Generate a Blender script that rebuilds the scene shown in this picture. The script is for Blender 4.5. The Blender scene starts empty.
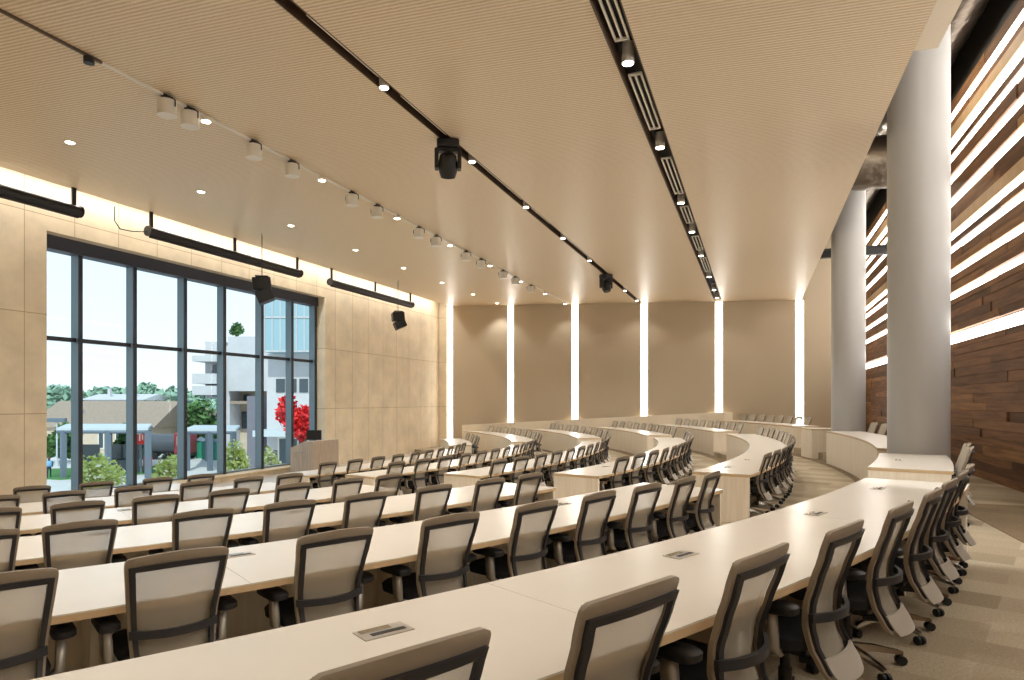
import bpy, bmesh, math, random
from mathutils import Vector, Matrix
random.seed(7)
PI = math.pi
col = bpy.context.scene.collection
SC = bpy.context.scene

# ---------------------------------------------------------------- camera model (for surveying the photograph)
F, CX, HY = 665.0, 512.0, 401.0
YAW = math.atan((756 - 512) / F)
ca, sa = math.cos(YAW), math.sin(YAW)
EYE = 2.6

def tan_at(px):                       # lateral / depth slope of the sight line through a picture column
    X = (px - CX) / F
    return (X * ca - sa) / (X * sa + ca)

def at_depth(px, py, Z):              # world point on a sight line at optical depth Z
    X = (px - CX) / F * Z
    return Vector((X * ca - Z * sa, X * sa + Z * ca, EYE + (HY - py) / F * Z))

# ---------------------------------------------------------------- materials
def lin(c):
    return tuple(((v / 255) / 12.92 if v / 255 <= .04045 else ((v / 255 + .055) / 1.055) ** 2.4) for v in c) + (1,)

def mat(name, rgb, rough=.5, metal=0, spec=.5, noise=None, bump=None, trans=0):
    """noise = (scale, amount) mottles the colour; bump = (scale, strength)"""
    m = bpy.data.materials.new(name); m.use_nodes = True
    nt = m.node_tree; b = nt.nodes['Principled BSDF']
    b.inputs['Base Color'].default_value = lin(rgb)
    b.inputs['Roughness'].default_value = rough
    b.inputs['Metallic'].default_value = metal
    b.inputs['Specular IOR Level'].default_value = spec
    tc = nt.nodes.new('ShaderNodeTexCoord')
    if noise:
        n = nt.nodes.new('ShaderNodeTexNoise'); n.inputs['Scale'].default_value = noise[0]; n.inputs['Detail'].default_value = 4
        nt.links.new(tc.outputs['Object'], n.inputs['Vector'])
        r = nt.nodes.new('ShaderNodeMapRange'); r.inputs[1].default_value = .3; r.inputs[2].default_value = .7
        r.inputs[3].default_value = 1 - noise[1]; r.inputs[4].default_value = 1 + noise[1]
        nt.links.new(n.outputs['Fac'], r.inputs[0])
        h = nt.nodes.new('ShaderNodeHueSaturation'); h.inputs['Color'].default_value = lin(rgb)
        nt.links.new(r.outputs[0], h.inputs['Value']); nt.links.new(h.outputs[0], b.inputs['Base Color'])
    if bump:
        n2 = nt.nodes.new('ShaderNodeTexNoise'); n2.inputs['Scale'].default_value = bump[0]; n2.inputs['Detail'].default_value = 3
        nt.links.new(tc.outputs['Object'], n2.inputs['Vector'])
        bp = nt.nodes.new('ShaderNodeBump'); bp.inputs['Strength'].default_value = bump[1]; bp.inputs['Distance'].default_value = .02
        nt.links.new(n2.outputs['Fac'], bp.inputs['Height']); nt.links.new(bp.outputs[0], b.inputs['Normal'])
    return m

def glow(name, rgb, strength):
    m = bpy.data.materials.new(name); m.use_nodes = True
    nt = m.node_tree; nt.nodes.remove(nt.nodes['Principled BSDF'])
    e = nt.nodes.new('ShaderNodeEmission'); e.inputs['Color'].default_value = lin(rgb); e.inputs['Strength'].default_value = strength
    nt.links.new(e.outputs[0], nt.nodes['Material Output'].inputs['Surface'])
    return m

def N(m, t): return m.node_tree.nodes.new(t)
def L(m, a, b): m.node_tree.links.new(a, b)
def P(m): return m.node_tree.nodes['Principled BSDF']

def ramp(m, stops):
    r = N(m, 'ShaderNodeValToRGB'); e = r.color_ramp.elements
    while len(e) < len(stops): e.new(.5)
    for el, (p, c) in zip(e, stops): el.position = p; el.color = lin(c)
    return r

M = {}
# ceiling: acoustic boards with fine ribs that run across the room
m = M['ceiling'] = mat('ribbed acoustic ceiling', (222, 204, 176), .4, spec=.4)
tc = N(m, 'ShaderNodeTexCoord'); mp = N(m, 'ShaderNodeMapping'); L(m, tc.outputs['Object'], mp.inputs[0])
wv = N(m, 'ShaderNodeTexWave'); wv.bands_direction = 'Y'; wv.inputs['Scale'].default_value = 5.0; wv.inputs['Distortion'].default_value = .9; wv.inputs['Detail'].default_value = 2; wv.inputs['Detail Scale'].default_value = 2.5
L(m, mp.outputs[0], wv.inputs[0])
ns = N(m, 'ShaderNodeTexNoise'); ns.inputs['Scale'].default_value = 26; ns.inputs['Detail'].default_value = 3; L(m, mp.outputs[0], ns.inputs[0])
mx = N(m, 'ShaderNodeMath'); mx.operation = 'MULTIPLY_ADD'; mx.inputs[1].default_value = .5; L(m, ns.outputs[0], mx.inputs[0]); L(m, wv.outputs['Fac'], mx.inputs[2])
bp_ = N(m, 'ShaderNodeBump'); bp_.inputs['Strength'].default_value = .35; bp_.inputs['Distance'].default_value = .012
L(m, mx.outputs[0], bp_.inputs['Height']); L(m, bp_.outputs[0], P(m).inputs['Normal'])
rp = ramp(m, [(0, (186, 161, 129)), (.5, (209, 187, 156)), (1, (230, 211, 182))]); L(m, mx.outputs[0], rp.inputs[0]); L(m, rp.outputs[0], P(m).inputs['Base Color'])

# carpet tiles: slight tone changes from tile to tile
def carpet(name, a, b):
    m = mat(name, a, .95, spec=.1)
    tc = N(m, 'ShaderNodeTexCoord'); mp = N(m, 'ShaderNodeMapping'); mp.inputs['Rotation'].default_value = (0, 0, .35); L(m, tc.outputs['Object'], mp.inputs[0])
    br = N(m, 'ShaderNodeTexBrick'); br.inputs['Scale'].default_value = 1.0; br.inputs['Mortar Size'].default_value = .0; br.inputs['Brick Width'].default_value = .9; br.inputs['Row Height'].default_value = .45
    br.inputs['Color1'].default_value = lin(a); br.inputs['Color2'].default_value = lin(b); L(m, mp.outputs[0], br.inputs['Vector'])
    n = N(m, 'ShaderNodeTexNoise'); n.inputs['Scale'].default_value = 60; n.inputs['Detail'].default_value = 6; L(m, tc.outputs['Object'], n.inputs[0])
    h = N(m, 'ShaderNodeHueSaturation'); r = N(m, 'ShaderNodeMapRange'); r.inputs[3].default_value = .55; r.inputs[4].default_value = 1.45
    L(m, n.outputs[0], r.inputs[0]); L(m, r.outputs[0], h.inputs['Value']); L(m, br.outputs['Color'], h.inputs['Color']); L(m, h.outputs[0], P(m).inputs['Base Color'])
    bp = N(m, 'ShaderNodeBump'); bp.inputs['Strength'].default_value = .4; bp.inputs['Distance'].default_value = .01; L(m, n.outputs[0], bp.inputs['Height']); L(m, bp.outputs[0], P(m).inputs['Normal'])
    return m
M['carpet'] = carpet('beige carpet tiles', (182, 168, 144), (150, 135, 112))
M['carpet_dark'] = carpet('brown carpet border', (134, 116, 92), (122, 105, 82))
M['stage'] = mat('polished stage floor', (190, 182, 172), .22, spec=.5, noise=(3, .05))

# plaster panels of the window wall: joints in a grid, soft blotches
m = M['stone'] = mat('beige panel wall', (228, 210, 180), .6, spec=.25)
tc = N(m, 'ShaderNodeTexCoord'); sx = N(m, 'ShaderNodeSeparateXYZ'); L(m, tc.outputs['Object'], sx.inputs[0])
cb = N(m, 'ShaderNodeCombineXYZ'); L(m, sx.outputs['Y'], cb.inputs[0]); L(m, sx.outputs['Z'], cb.inputs[1])
mp = N(m, 'ShaderNodeMapping'); mp.inputs['Location'].default_value = (.35, .08, 0); L(m, cb.outputs[0], mp.inputs[0])
br = N(m, 'ShaderNodeTexBrick'); br.offset = 0; br.inputs['Scale'].default_value = 1; br.inputs['Brick Width'].default_value = 1.22; br.inputs['Row Height'].default_value = 2.38; br.inputs['Mortar Size'].default_value = .012; br.inputs['Mortar Smooth'].default_value = .3
br.inputs['Color1'].default_value = lin((232, 216, 188)); br.inputs['Color2'].default_value = lin((225, 208, 179)); br.inputs['Mortar'].default_value = lin((186, 162, 128)); L(m, mp.outputs[0], br.inputs['Vector'])
n = N(m, 'ShaderNodeTexNoise'); n.inputs['Scale'].default_value = 1.3; n.inputs['Detail'].default_value = 7; n.inputs['Roughness'].default_value = .62; L(m, tc.outputs['Object'], n.inputs[0])
r = N(m, 'ShaderNodeMapRange'); r.inputs[1].default_value = .3; r.inputs[2].default_value = .7; r.inputs[3].default_value = .84; r.inputs[4].default_value = 1.08; L(m, n.outputs[0], r.inputs[0])
h = N(m, 'ShaderNodeHueSaturation'); L(m, r.outputs[0], h.inputs['Value']); L(m, br.outputs['Color'], h.inputs['Color']); L(m, h.outputs[0], P(m).inputs['Base Color'])

M['lip'] = mat('smooth beige ceiling paint', (226, 212, 190), .5, noise=(40, .03))
M['fabric'] = mat('taupe fabric wall panel', (192, 176, 152), .85, spec=.15, noise=(120, .05))
M['white_wall'] = mat('off white wall paint', (225, 212, 190), .7, noise=(2, .02))
M['knee'] = mat('pale veneer knee wall', (240, 227, 204), .5, noise=(4, .03))
M['laminate'] = mat('cream laminate', (230, 223, 211), .25, spec=.6, noise=(2.5, .015))
M['maple'] = mat('maple veneer edge', (206, 178, 138), .45, noise=(8, .06))
m = M['veneer'] = mat('pale maple veneer', (238, 228, 210), .45, spec=.35)
tc = N(m, 'ShaderNodeTexCoord'); mp = N(m, 'ShaderNodeMapping'); mp.inputs['Scale'].default_value = (14, 14, .8); L(m, tc.outputs['Object'], mp.inputs[0])
n = N(m, 'ShaderNodeTexNoise'); n.inputs['Scale'].default_value = 1.5; n.inputs['Detail'].default_value = 5; L(m, mp.outputs[0], n.inputs[0])
rp = ramp(m, [(.3, (230, 217, 195)), (.7, (242, 232, 215))]); L(m, n.outputs[0], rp.inputs[0]); L(m, rp.outputs[0], P(m).inputs['Base Color'])
m = M['podium'] = mat('grey ash veneer', (176, 160, 142), .5)
tc = N(m, 'ShaderNodeTexCoord'); mp = N(m, 'ShaderNodeMapping'); mp.inputs['Scale'].default_value = (16, 16, .8); L(m, tc.outputs['Object'], mp.inputs[0])
n = N(m, 'ShaderNodeTexNoise'); n.inputs['Scale'].default_value = 1.5; n.inputs['Detail'].default_value = 5; L(m, mp.outputs[0], n.inputs[0])
rp = ramp(m, [(.3, (160, 142, 124)), (.7, (190, 172, 152))]); L(m, n.outputs[0], rp.inputs[0]); L(m, rp.outputs[0], P(m).inputs['Base Color'])

# reclaimed planks: every board its own tone
m = M['plank'] = mat('reclaimed wood boards', (120, 84, 54), .65, spec=.25)
g = N(m, 'ShaderNodeNewGeometry'); tc = N(m, 'ShaderNodeTexCoord')
mp = N(m, 'ShaderNodeMapping'); mp.inputs['Scale'].default_value = (6, .55, 9); L(m, tc.outputs['Object'], mp.inputs[0])
n = N(m, 'ShaderNodeTexNoise'); n.inputs['Scale'].default_value = 1.6; n.inputs['Detail'].default_value = 8; n.inputs['Roughness'].default_value = .65; L(m, mp.outputs[0], n.inputs[0])
rp = ramp(m, [(0, (106, 76, 54)), (.4, (130, 94, 66)), (.75, (146, 106, 74)), (.95, (162, 120, 82)), (1, (186, 142, 94))]); L(m, g.outputs['Random Per Island'], rp.inputs[0])
r = N(m, 'ShaderNodeMapRange'); r.inputs[1].default_value = .3; r.inputs[2].default_value = .72; r.inputs[3].default_value = .5; r.inputs[4].default_value = 1.35; L(m, n.outputs[0], r.inputs[0])
h = N(m, 'ShaderNodeHueSaturation'); L(m, r.outputs[0], h.inputs['Value']); L(m, rp.outputs[0], h.inputs['Color']); L(m, h.outputs[0], P(m).inputs['Base Color'])
bp = N(m, 'ShaderNodeBump'); bp.inputs['Strength'].default_value = .4; L(m, n.outputs[0], bp.inputs['Height']); L(m, bp.outputs[0], P(m).inputs['Normal'])

M['lit_board'] = mat('wood board painted band lit', (206, 172, 132), .6, noise=(3, .12))  # lighter wood colour stands in for the glow of the light bands
M['column'] = mat('satin grey column paint', (180, 179, 177), .38, spec=.5)
M['black'] = mat('black plastic', (24, 24, 26), .45)
M['black_metal'] = mat('black painted metal', (22, 21, 22), .4, noise=(30, .1))
M['dark'] = mat('dark slot lining', (30, 26, 22), .7)
M['slot_side'] = mat('dark bronze slot side', (88, 68, 50), .5)
M['white_metal'] = mat('white painted metal', (226, 220, 208), .4)
M['diffuser'] = mat('white air diffuser', (238, 232, 220), .45)
M['mullion_face'] = mat('dark window cap', (28, 34, 44), .4)
M['mullion'] = mat('skylit blue grey window frame', (112, 128, 136), .35, spec=.5)  # frame sides lightened in the colour for the sky light on them
M['header'] = mat('dark window header', (50, 55, 70), .5)
M['foil'] = mat('silver foil insulation', (118, 107, 94), .3, metal=.95, bump=(5, 1.0))
M['deck'] = mat('dark roof deck', (70, 58, 46), .8, noise=(2, .2))
M['pipe'] = mat('grey steel hanger rod', (90, 82, 74), .4, metal=.6)
M['glow_slot'] = glow('warm white slot light', (255, 249, 238), 8)
M['glow_band'] = glow('warm white band light', (255, 249, 240), 7)
M['glow_lamp'] = glow('white lamp lens', (255, 244, 222), 14)
# chair
M['shell'] = mat('taupe chair shell', (146, 132, 114), .5, noise=(60, .03))
M['inner'] = mat('charcoal chair frame', (42, 42, 46), .45)
M['seat'] = mat('black chair fabric', (26, 26, 30), .8, bump=(200, .3))
M['cover'] = mat('light grey plastic', (176, 168, 156), .42)
M['post'] = mat('satin silver post', (178, 172, 162), .4, metal=.6)
M['alu'] = mat('polished aluminium', (200, 196, 190), .18, metal=1)
def net(name, rgb, f):
    m = mat(name, rgb, .8, spec=.1)
    tr = N(m, 'ShaderNodeBsdfTransparent'); ms = N(m, 'ShaderNodeMixShader'); ms.inputs[0].default_value = f
    L(m, tr.outputs[0], ms.inputs[1]); L(m, P(m).outputs[0], ms.inputs[2]); L(m, ms.outputs[0], m.node_tree.nodes['Material Output'].inputs[0])
    return m
M['net'] = net('taupe mesh fabric', (164, 154, 136), .50)
M['net_front'] = net('pale mesh fabric front', (240, 230, 214), .40)
# glass
m = M['glass'] = bpy.data.materials.new('window glass'); m.use_nodes = True
m.node_tree.nodes.remove(P(m)); out = m.node_tree.nodes['Material Output']
tr = N(m, 'ShaderNodeBsdfTransparent'); tr.inputs[0].default_value = (.90, .97, .985, 1)
gl = N(m, 'ShaderNodeBsdfGlossy'); gl.inputs['Roughness'].default_value = .02; gl.inputs[0].default_value = (.9, .95, 1, 1)
ms = N(m, 'ShaderNodeMixShader'); ms.inputs[0].default_value = .006
L(m, tr.outputs[0], ms.inputs[1]); L(m, gl.outputs[0], ms.inputs[2]); L(m, ms.outputs[0], out.inputs[0])
# outdoors
M['paving'] = mat('pale plaza paving', (196, 194, 190), .8, noise=(.3, .08))
M['lawn'] = mat('lawn', (70, 122, 58), .9, noise=(3, .2))
M['steel'] = mat('blue grey painted steel', (98, 110, 122), .5)
M['canopy'] = mat('pale canopy roof', (184, 192, 196), .5)
M['roof'] = mat('grey brown roof shingles', (150, 132, 116), .9, noise=(4, .12))
M['stucco'] = mat('beige stucco', (196, 178, 158), .8, noise=(2, .06))
M['concrete'] = mat('pale grey concrete', (190, 188, 190), .8, noise=(1, .05))
M['concrete_dark'] = mat('dark grey cladding', (112, 110, 120), .7, noise=(2, .05))
M['curtain_glass'] = mat('blue curtain wall glass', (146, 174, 184), .45, spec=.3)
M['window_dark'] = mat('dark window glass', (52, 66, 74), .15, spec=.8)
M['leaf'] = mat('green leaves', (74, 112, 56), .7, noise=(.8, .35))
M['leaf_far'] = mat('hazy green leaves', (142, 172, 150), .8, noise=(.2, .22))  # distance haze mixed into the leaf colour
M['leaf_pale'] = mat('yellow green leaves', (198, 210, 122), .6, noise=(2, .25))
M['blossom'] = mat('white blossom', (240, 236, 214), .6)
M['leaf_red'] = mat('red leaves', (214, 28, 34), .6, noise=(2, .2))
M['bark'] = mat('grey brown bark', (96, 78, 62), .9, noise=(8, .2))
M['sign_red'] = mat('red sign paint', (214, 40, 40), .5)
M['barn_red'] = mat('red engine paint', (140, 52, 56), .5)
M['green_paint'] = mat('green kiosk paint', (40, 128, 104), .5)
M['boiler'] = mat('dark boiler paint', (74, 78, 84), .45)
M['skin'] = mat('skin', (190, 140, 112), .6)
M['blue_cloth'] = mat('light blue cloth', (120, 170, 214), .8)
M['navy_cloth'] = mat('navy cloth', (40, 46, 70), .8)
M['red_cloth'] = mat('red cloth', (170, 40, 50), .8)

# ---------------------------------------------------------------- mesh helpers
def box(bm, c, s, rz=0, rx=0, ry=0, mi=0):
    mtx = Matrix.Translation(c) @ Matrix.Rotation(rz, 4, 'Z') @ Matrix.Rotation(ry, 4, 'Y') @ Matrix.Rotation(rx, 4, 'X') @ Matrix.Diagonal((s[0], s[1], s[2], 1))
    g = bmesh.ops.create_cube(bm, size=1, matrix=mtx)
    fs = {f for v in g['verts'] for f in v.link_faces}
    for f in fs: f.material_index = mi
    return g['verts']

def boxb(bm, x0, x1, y0, y1, z0, z1, mi=0):
    return box(bm, ((x0 + x1) / 2, (y0 + y1) / 2, (z0 + z1) / 2), (abs(x1 - x0), abs(y1 - y0), abs(z1 - z0)), mi=mi)

def cyl(bm, a, b, r0, r1=None, n=16, mi=0, caps=True):
    a, b = Vector(a), Vector(b); r1 = r0 if r1 is None else r1
    d = b - a; q = d.to_track_quat('Z', 'Y').to_matrix().to_4x4()
    g = bmesh.ops.create_cone(bm, cap_ends=caps, segments=n, radius1=r0, radius2=r1, depth=d.length, matrix=Matrix.Translation((a + b) / 2) @ q)
    fs = {f for v in g['verts'] for f in v.link_faces}
    for f in fs:
        f.material_index = mi
        f.smooth = len(f.verts) == 4
    return g['verts']

def prism(bm, pts, z0, z1, mi=0, taper=None):
    lo = [bm.verts.new((x, y, z0)) for x, y in pts]; hi = [bm.verts.new((x, y, z1)) for x, y in pts]
    fs = [bm.faces.new(lo[::-1]), bm.faces.new(hi)]
    n = len(pts)
    for i in range(n): fs.append(bm.faces.new((lo[i], lo[(i + 1) % n], hi[(i + 1) % n], hi[i])))
    for f in fs: f.material_index = mi
    return fs

def loft(bm, rings, closed=True, mi=0):
    vs = [[bm.verts.new(p) for p in r] for r in rings]
    n = len(vs[0]); fs = []
    for i in range(len(vs) - 1):
        for j in range(n if closed else n - 1):
            k = (j + 1) % n
            fs.append(bm.faces.new((vs[i][j], vs[i][k], vs[i + 1][k], vs[i + 1][j])))
    if closed:
        fs.append(bm.faces.new(vs[0][::-1])); fs.append(bm.faces.new(vs[-1]))
    for f in fs: f.material_index = mi; f.smooth = True
    return vs

def obj(name, bm, mats, parent=None, bevel=0, smooth=None, loc=None):
    bmesh.ops.recalc_face_normals(bm, faces=bm.faces)
    me = bpy.data.meshes.new(name); bm.to_mesh(me); bm.free()
    for m_ in (mats if isinstance(mats, (list, tuple)) else [mats]): me.materials.append(M[m_] if isinstance(m_, str) else m_)
    o = bpy.data.objects.new(name, me); col.objects.link(o)
    if parent is not None: o.parent = parent
    if loc is not None: o.location = loc
    if bevel:
        md = o.modifiers.new('edge', 'BEVEL'); md.width = bevel; md.segments = 2; md.limit_method = 'ANGLE'
    if smooth:
        for p in me.polygons: p.use_smooth = True
        try: me.set_sharp_from_angle(angle=math.radians(smooth))
        except Exception: pass
    return o

def tag(o, label, cat, group=None, kind=None):
    if label: o['label'] = label
    if cat: o['category'] = cat
    if group: o['group'] = group
    if kind: o['kind'] = kind
    return o

def empty(name, loc=(0, 0, 0), rz=0):
    o = bpy.data.objects.new(name, None); o.empty_display_size = .2; col.objects.link(o)
    o.location = loc; o.rotation_euler = (0, 0, rz)
    return o

def copy_tree(o, parent=None):
    c = o.copy(); col.objects.link(c)
    if parent is not None:
        c.parent = parent
    for ch in o.children: copy_tree(ch, c)
    return c

def structure(name, bm, mats, parent=None, bevel=0):
    o = obj(name, bm, mats, parent, bevel)
    if parent is None: o['kind'] = 'structure'
    return o

B_ = bmesh.new
ORD = ['first', 'second', 'third', 'fourth', 'fifth', 'sixth', 'seventh', 'eighth', 'ninth', 'tenth', 'eleventh', 'twelfth', 'thirteenth', 'fourteenth', 'fifteenth', 'sixteenth', 'seventeenth']

# ================================================================ THE ROOM
WX = -16.0          # window wall face
EX = 4.4            # timber wall face
YN, YB = -0.8, 32.4 # wall behind the camera, wall with the light slots
H0, HT = 4.561, .0331
def ceil_h(x): return EYE + H0 - HT * x
CEN = (-25.8, 16.8)
RIN = [None, 28.25, 25.68, 23.33, 20.9, 18.45, 16.05]
def lev(k): return EYE - (1.60 if k == 1 else 1.66 + .15 * (k - 1))
DEPTH = 1.05
DH = .73
TOPZ = 12.2

def pol(r, a):
    a = math.radians(a); return (CEN[0] + r * math.cos(a), CEN[1] + r * math.sin(a))

def sector(bm, r0, r1, a0, a1, z0, z1, mi=0, step=1.0):
    n = max(1, int(math.ceil((a1 - a0) / step)))
    an = [a0 + (a1 - a0) * i / n for i in range(n + 1)]
    pts = [pol(r1, a) for a in an] + [pol(r0, a) for a in reversed(an)]
    i0 = len(bm.verts)
    lo = [bm.verts.new((x, y, z0)) for x, y in pts]; hi = [bm.verts.new((x, y, z1)) for x, y in pts]
    m_ = len(pts)
    for i in range(n):
        for ring, fl in ((lo, True), (hi, False)):
            q = (ring[i], ring[i + 1], ring[m_ - 2 - i], ring[m_ - 1 - i])
            bm.faces.new(q[::-1] if fl else q).material_index = mi
    for i in range(m_):
        k = (i + 1) % m_
        f = bm.faces.new((lo[i], lo[k], hi[k], hi[i])); f.material_index = mi

def clip(bm, x0=WX, x1=EX, y0=YN, y1=YB):
    for co, no in (((x0, 0, 0), (-1, 0, 0)), ((x1, 0, 0), (1, 0, 0)), ((0, y0, 0), (0, -1, 0)), ((0, y1, 0), (0, 1, 0))):
        g = bmesh.ops.bisect_plane(bm, geom=bm.verts[:] + bm.edges[:] + bm.faces[:], plane_co=co, plane_no=no, clear_outer=True)
        ed = [e for e in g['geom_cut'] if isinstance(e, bmesh.types.BMEdge)]
        if ed: bmesh.ops.holes_fill(bm, edges=ed)

# floor: the stage slab and six curved tiers
bm = B_(); boxb(bm, WX, EX, YN, YB, -.3, 0); structure('floor', bm, 'stage')
for k in range(6, 0, -1):
    bm = B_(); r1 = RIN[k - 1] if k > 1 else 42
    sector(bm, RIN[k], r1, -75, 75, -.02, lev(k)); clip(bm)
    o = structure('floor_tier', bm, 'carpet')
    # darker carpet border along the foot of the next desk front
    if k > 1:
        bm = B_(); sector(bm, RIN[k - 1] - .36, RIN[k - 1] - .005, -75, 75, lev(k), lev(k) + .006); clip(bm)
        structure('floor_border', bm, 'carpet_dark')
bm = B_(); boxb(bm, 2.83, EX, YN, 12.2, lev(1), lev(1) + .006); structure('floor_border', bm, 'carpet_dark')  # darker brown floor strip along the timber wall

# window wall with its opening
WY0, WY1, WZ0, WZ1 = 11.15, 22.15, .18, EYE + 4.1
bm = B_()
boxb(bm, WX - .75, WX, YN - .4, WY0, -.3, TOPZ); boxb(bm, WX - .75, WX, WY1, YB + .4, -.3, TOPZ)
boxb(bm, WX - .75, WX, WY0, WY1, -.3, WZ0); boxb(bm, WX - .75, WX, WY0, WY1, WZ1, TOPZ)
structure('wall_left', bm, 'stone')
bm = B_(); boxb(bm, WX - .62, WX + .05, WY0, WY1, WZ0 - .06, WZ0 + .012); structure('trim_1', bm, 'maple')

# window
GX = -16.62
fr = B_()
mull = [(GX + .22) / tan_at(p) for p in (80.5, 135, 185.5, 224.8, 262.5, 292.5)]
for y in mull: boxb(fr, GX - .06, GX + .2, y - .05, y + .05, WZ0, WZ1)
for y in (WY0 + .03, WY1 - .06): boxb(fr, GX - .06, GX + .2, y - .05, y + .05, WZ0, WZ1)
zt = EYE + 1.57
ys = [WY0] + mull + [WY1]
for i in range(len(ys) - 1):
    boxb(fr, GX - .05, GX + .1, ys[i], ys[i + 1], zt - .05, zt + .05)
    boxb(fr, GX - .05, GX + .12, ys[i], ys[i + 1], WZ0, WZ0 + .07)
win = structure('window_1', fr, 'mullion')
for y in mull + [WY1 - .06]:
    bm = B_(); boxb(bm, GX + .2, GX + .235, y - .052, y + .052, WZ0, EYE + 3.76); obj('mullion_cap', bm, 'mullion_face', win)
bm = B_(); boxb(bm, GX + .1, GX + .125, WY0, WY1, zt - .052, zt + .052); obj('transom_cap', bm, 'mullion_face', win)
bm = B_(); boxb(bm, GX - .08, GX + .3, WY0, WY1, EYE + 3.76, WZ1); obj('window_header', bm, 'header', win)
for i in range(len(ys) - 1):
    for z0, z1 in ((WZ0, zt), (zt, EYE + 3.8)):
        bm = B_(); boxb(bm, GX - .012, GX + .002, ys[i] + .03, ys[i + 1] - .03, z0 + .03, z1 - .03); obj('pane', bm, 'glass', win)

# back wall: lining, glowing slots, fabric panels
bm = B_(); boxb(bm, WX - .4, EX + .4, YB + .02, YB + .4, -.3, TOPZ); structure('wall_back', bm, 'white_wall')
slots = [tan_at(p) * YB for p in (451, 511.5, 575.5, 644.5, 719, 799.5)]
SW = .17
edges = []
for i in range(len(slots) - 1): edges.append((slots[i] + SW, slots[i + 1] - SW))
edges.append((slots[-1] + SW, EX))
for i, (x0, x1) in enumerate(edges):
    bm = B_(); boxb(bm, x0, x1, YB - .16, YB + .01, .2, ceil_h(x0) + (.3 if i < 5 else 3))
    o = obj('wall_panel', bm, 'fabric', bevel=.01)
    tag(o, '%s taupe fabric wall panel from the window corner between glowing slots' % ORD[i] if i < 5 else 'dark taupe fabric wall panel right of the last glowing slot beside the column', 'wall panel', 'tall fabric panels on the far wall')
bm = B_(); boxb(bm, WX, slots[0] - SW, YB - .16, YB + .01, .2, 8.2); structure('trim_2', bm, 'stone')
for i, x in enumerate(slots):
    bm = B_(); boxb(bm, x - SW + .01, x + SW - .01, YB - .045, YB - .005, .2, ceil_h(x) - .02)
    tag(obj('slot_light', bm, 'glow_slot'), '%s glowing vertical light slot from the window corner on the far wall' % ORD[i], 'light', 'vertical light slots of the far wall')

# near wall (behind the camera) and roof deck
bm = B_(); boxb(bm, WX - .4, EX + .4, YN - .4, YN, -.3, TOPZ); structure('wall_near', bm, 'white_wall')
bm = B_(); boxb(bm, WX - .75, EX + .7, YN - .4, YB + .4, TOPZ, TOPZ + .3); structure('ceiling_deck', bm, 'deck')

# ceiling in strips that leave the two long slots open
SB, SBW = -5.24, .10
SCX, SCW = -1.63, .17
CL, CE = -15.35, 1.90
def slab(bm, x0, x1, y0, y1, th=.12):
    vs = [bm.verts.new((x, y, ceil_h(x) + dz)) for dz in (0, th) for x, y in ((x0, y0), (x1, y0), (x1, y1), (x0, y1))]
    for q in ((3, 2, 1, 0), (4, 5, 6, 7), (0, 1, 5, 4), (1, 2, 6, 5), (2, 3, 7, 6), (3, 0, 4, 7)): bm.faces.new([vs[i] for i in q])
bm = B_()
for x0, x1 in ((CL, SB - SBW), (SB + SBW, SCX - SCW), (SCX + SCW, CE)): slab(bm, x0, x1, YN, YB)
structure('ceiling', bm, 'ceiling')
bm = B_(); slab(bm, CE + .004, 2.17, YN, 9.8, .1); structure('ceiling_lip', bm, 'lip')
bm = B_(); boxb(bm, WX, CL - .0, YN, YB, ceil_h(WX) + .45, ceil_h(WX) + .55); structure('ceiling_cove', bm, 'white_wall')

# knee wall in front of the far wall, its top rising with the tiers
bm = B_()
pts = [(-14.53, -.02), (-1.35, -.02), (-1.35, EYE - .503), (-14.53, EYE - 1.263)]
lo = [bm.verts.new((x, 31.95, z)) for x, z in pts]; hi = [bm.verts.new((x, 32.07, z)) for x, z in pts]
for i in range(4): bm.faces.new((lo[i], lo[(i + 1) % 4], hi[(i + 1) % 4], hi[i]))
bm.faces.new(lo[::-1]); bm.faces.new(hi)
boxb(bm, -1.35, -1.0, 31.85, 32.07, -.02, EYE - .52)
o = structure('wall_knee', bm, 'knee', bevel=.008)

# timber wall: backing, boards, glowing bands
bm = B_(); boxb(bm, EX + .1, EX + .5, YN - .4, YB + .4, -.3, TOPZ); structure('wall_right', bm, 'dark')
bands = [(6.67, 6.88), (6.02, 6.25), (5.67, 5.88), (5.18, 5.39), (4.65, 4.85), (3.83, 4.0), (3.52, 3.69), (2.96, 3.13), (2.41, 2.59), (1.35, 1.63)]
bands = [(EYE + a, EYE + b) for a, b in bands]
bm = B_(); rb = random.Random(3)
def planks(z0, z1):
    z = z0
    while z < z1 - .02:
        h = rb.uniform(.14, .21)
        if z1 - z - h < .1: h = z1 - z
        y = YN + rb.uniform(-3, 0)
        while y < YB:
            l = rb.uniform(2.6, 6.5); d = rb.uniform(0, .045)
            boxb(bm, EX - .0 - d, EX + .1, max(y, YN), min(y + l - .004, YB), z + .002, z + h - .003)
            y += l
        z += h
zz = sorted(bands); cur = lev(1)
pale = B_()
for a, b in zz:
    if a - cur > .38 and a > EYE + 4:            # in two wider gaps a paler board colour paints in the band light
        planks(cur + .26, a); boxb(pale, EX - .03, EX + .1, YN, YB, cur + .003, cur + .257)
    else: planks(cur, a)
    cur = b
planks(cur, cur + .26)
structure('wall_boards', bm, 'plank'); structure('wall_boards_lit', pale, 'lit_board')
for i, (a, b) in enumerate(bands):
    bm = B_(); boxb(bm, EX - .02, EX + .09, YN, YB, a + (b - a) * .12, b - (b - a) * .2)
    lab = ('glowing light band %s from the top of the timber wall' % ORD[i]) if i < 9 else 'widest and lowest glowing light band on the timber wall'
    tag(obj('light_band', bm, 'glow_band'), lab, 'light', 'horizontal light bands in the timber wall')

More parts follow.
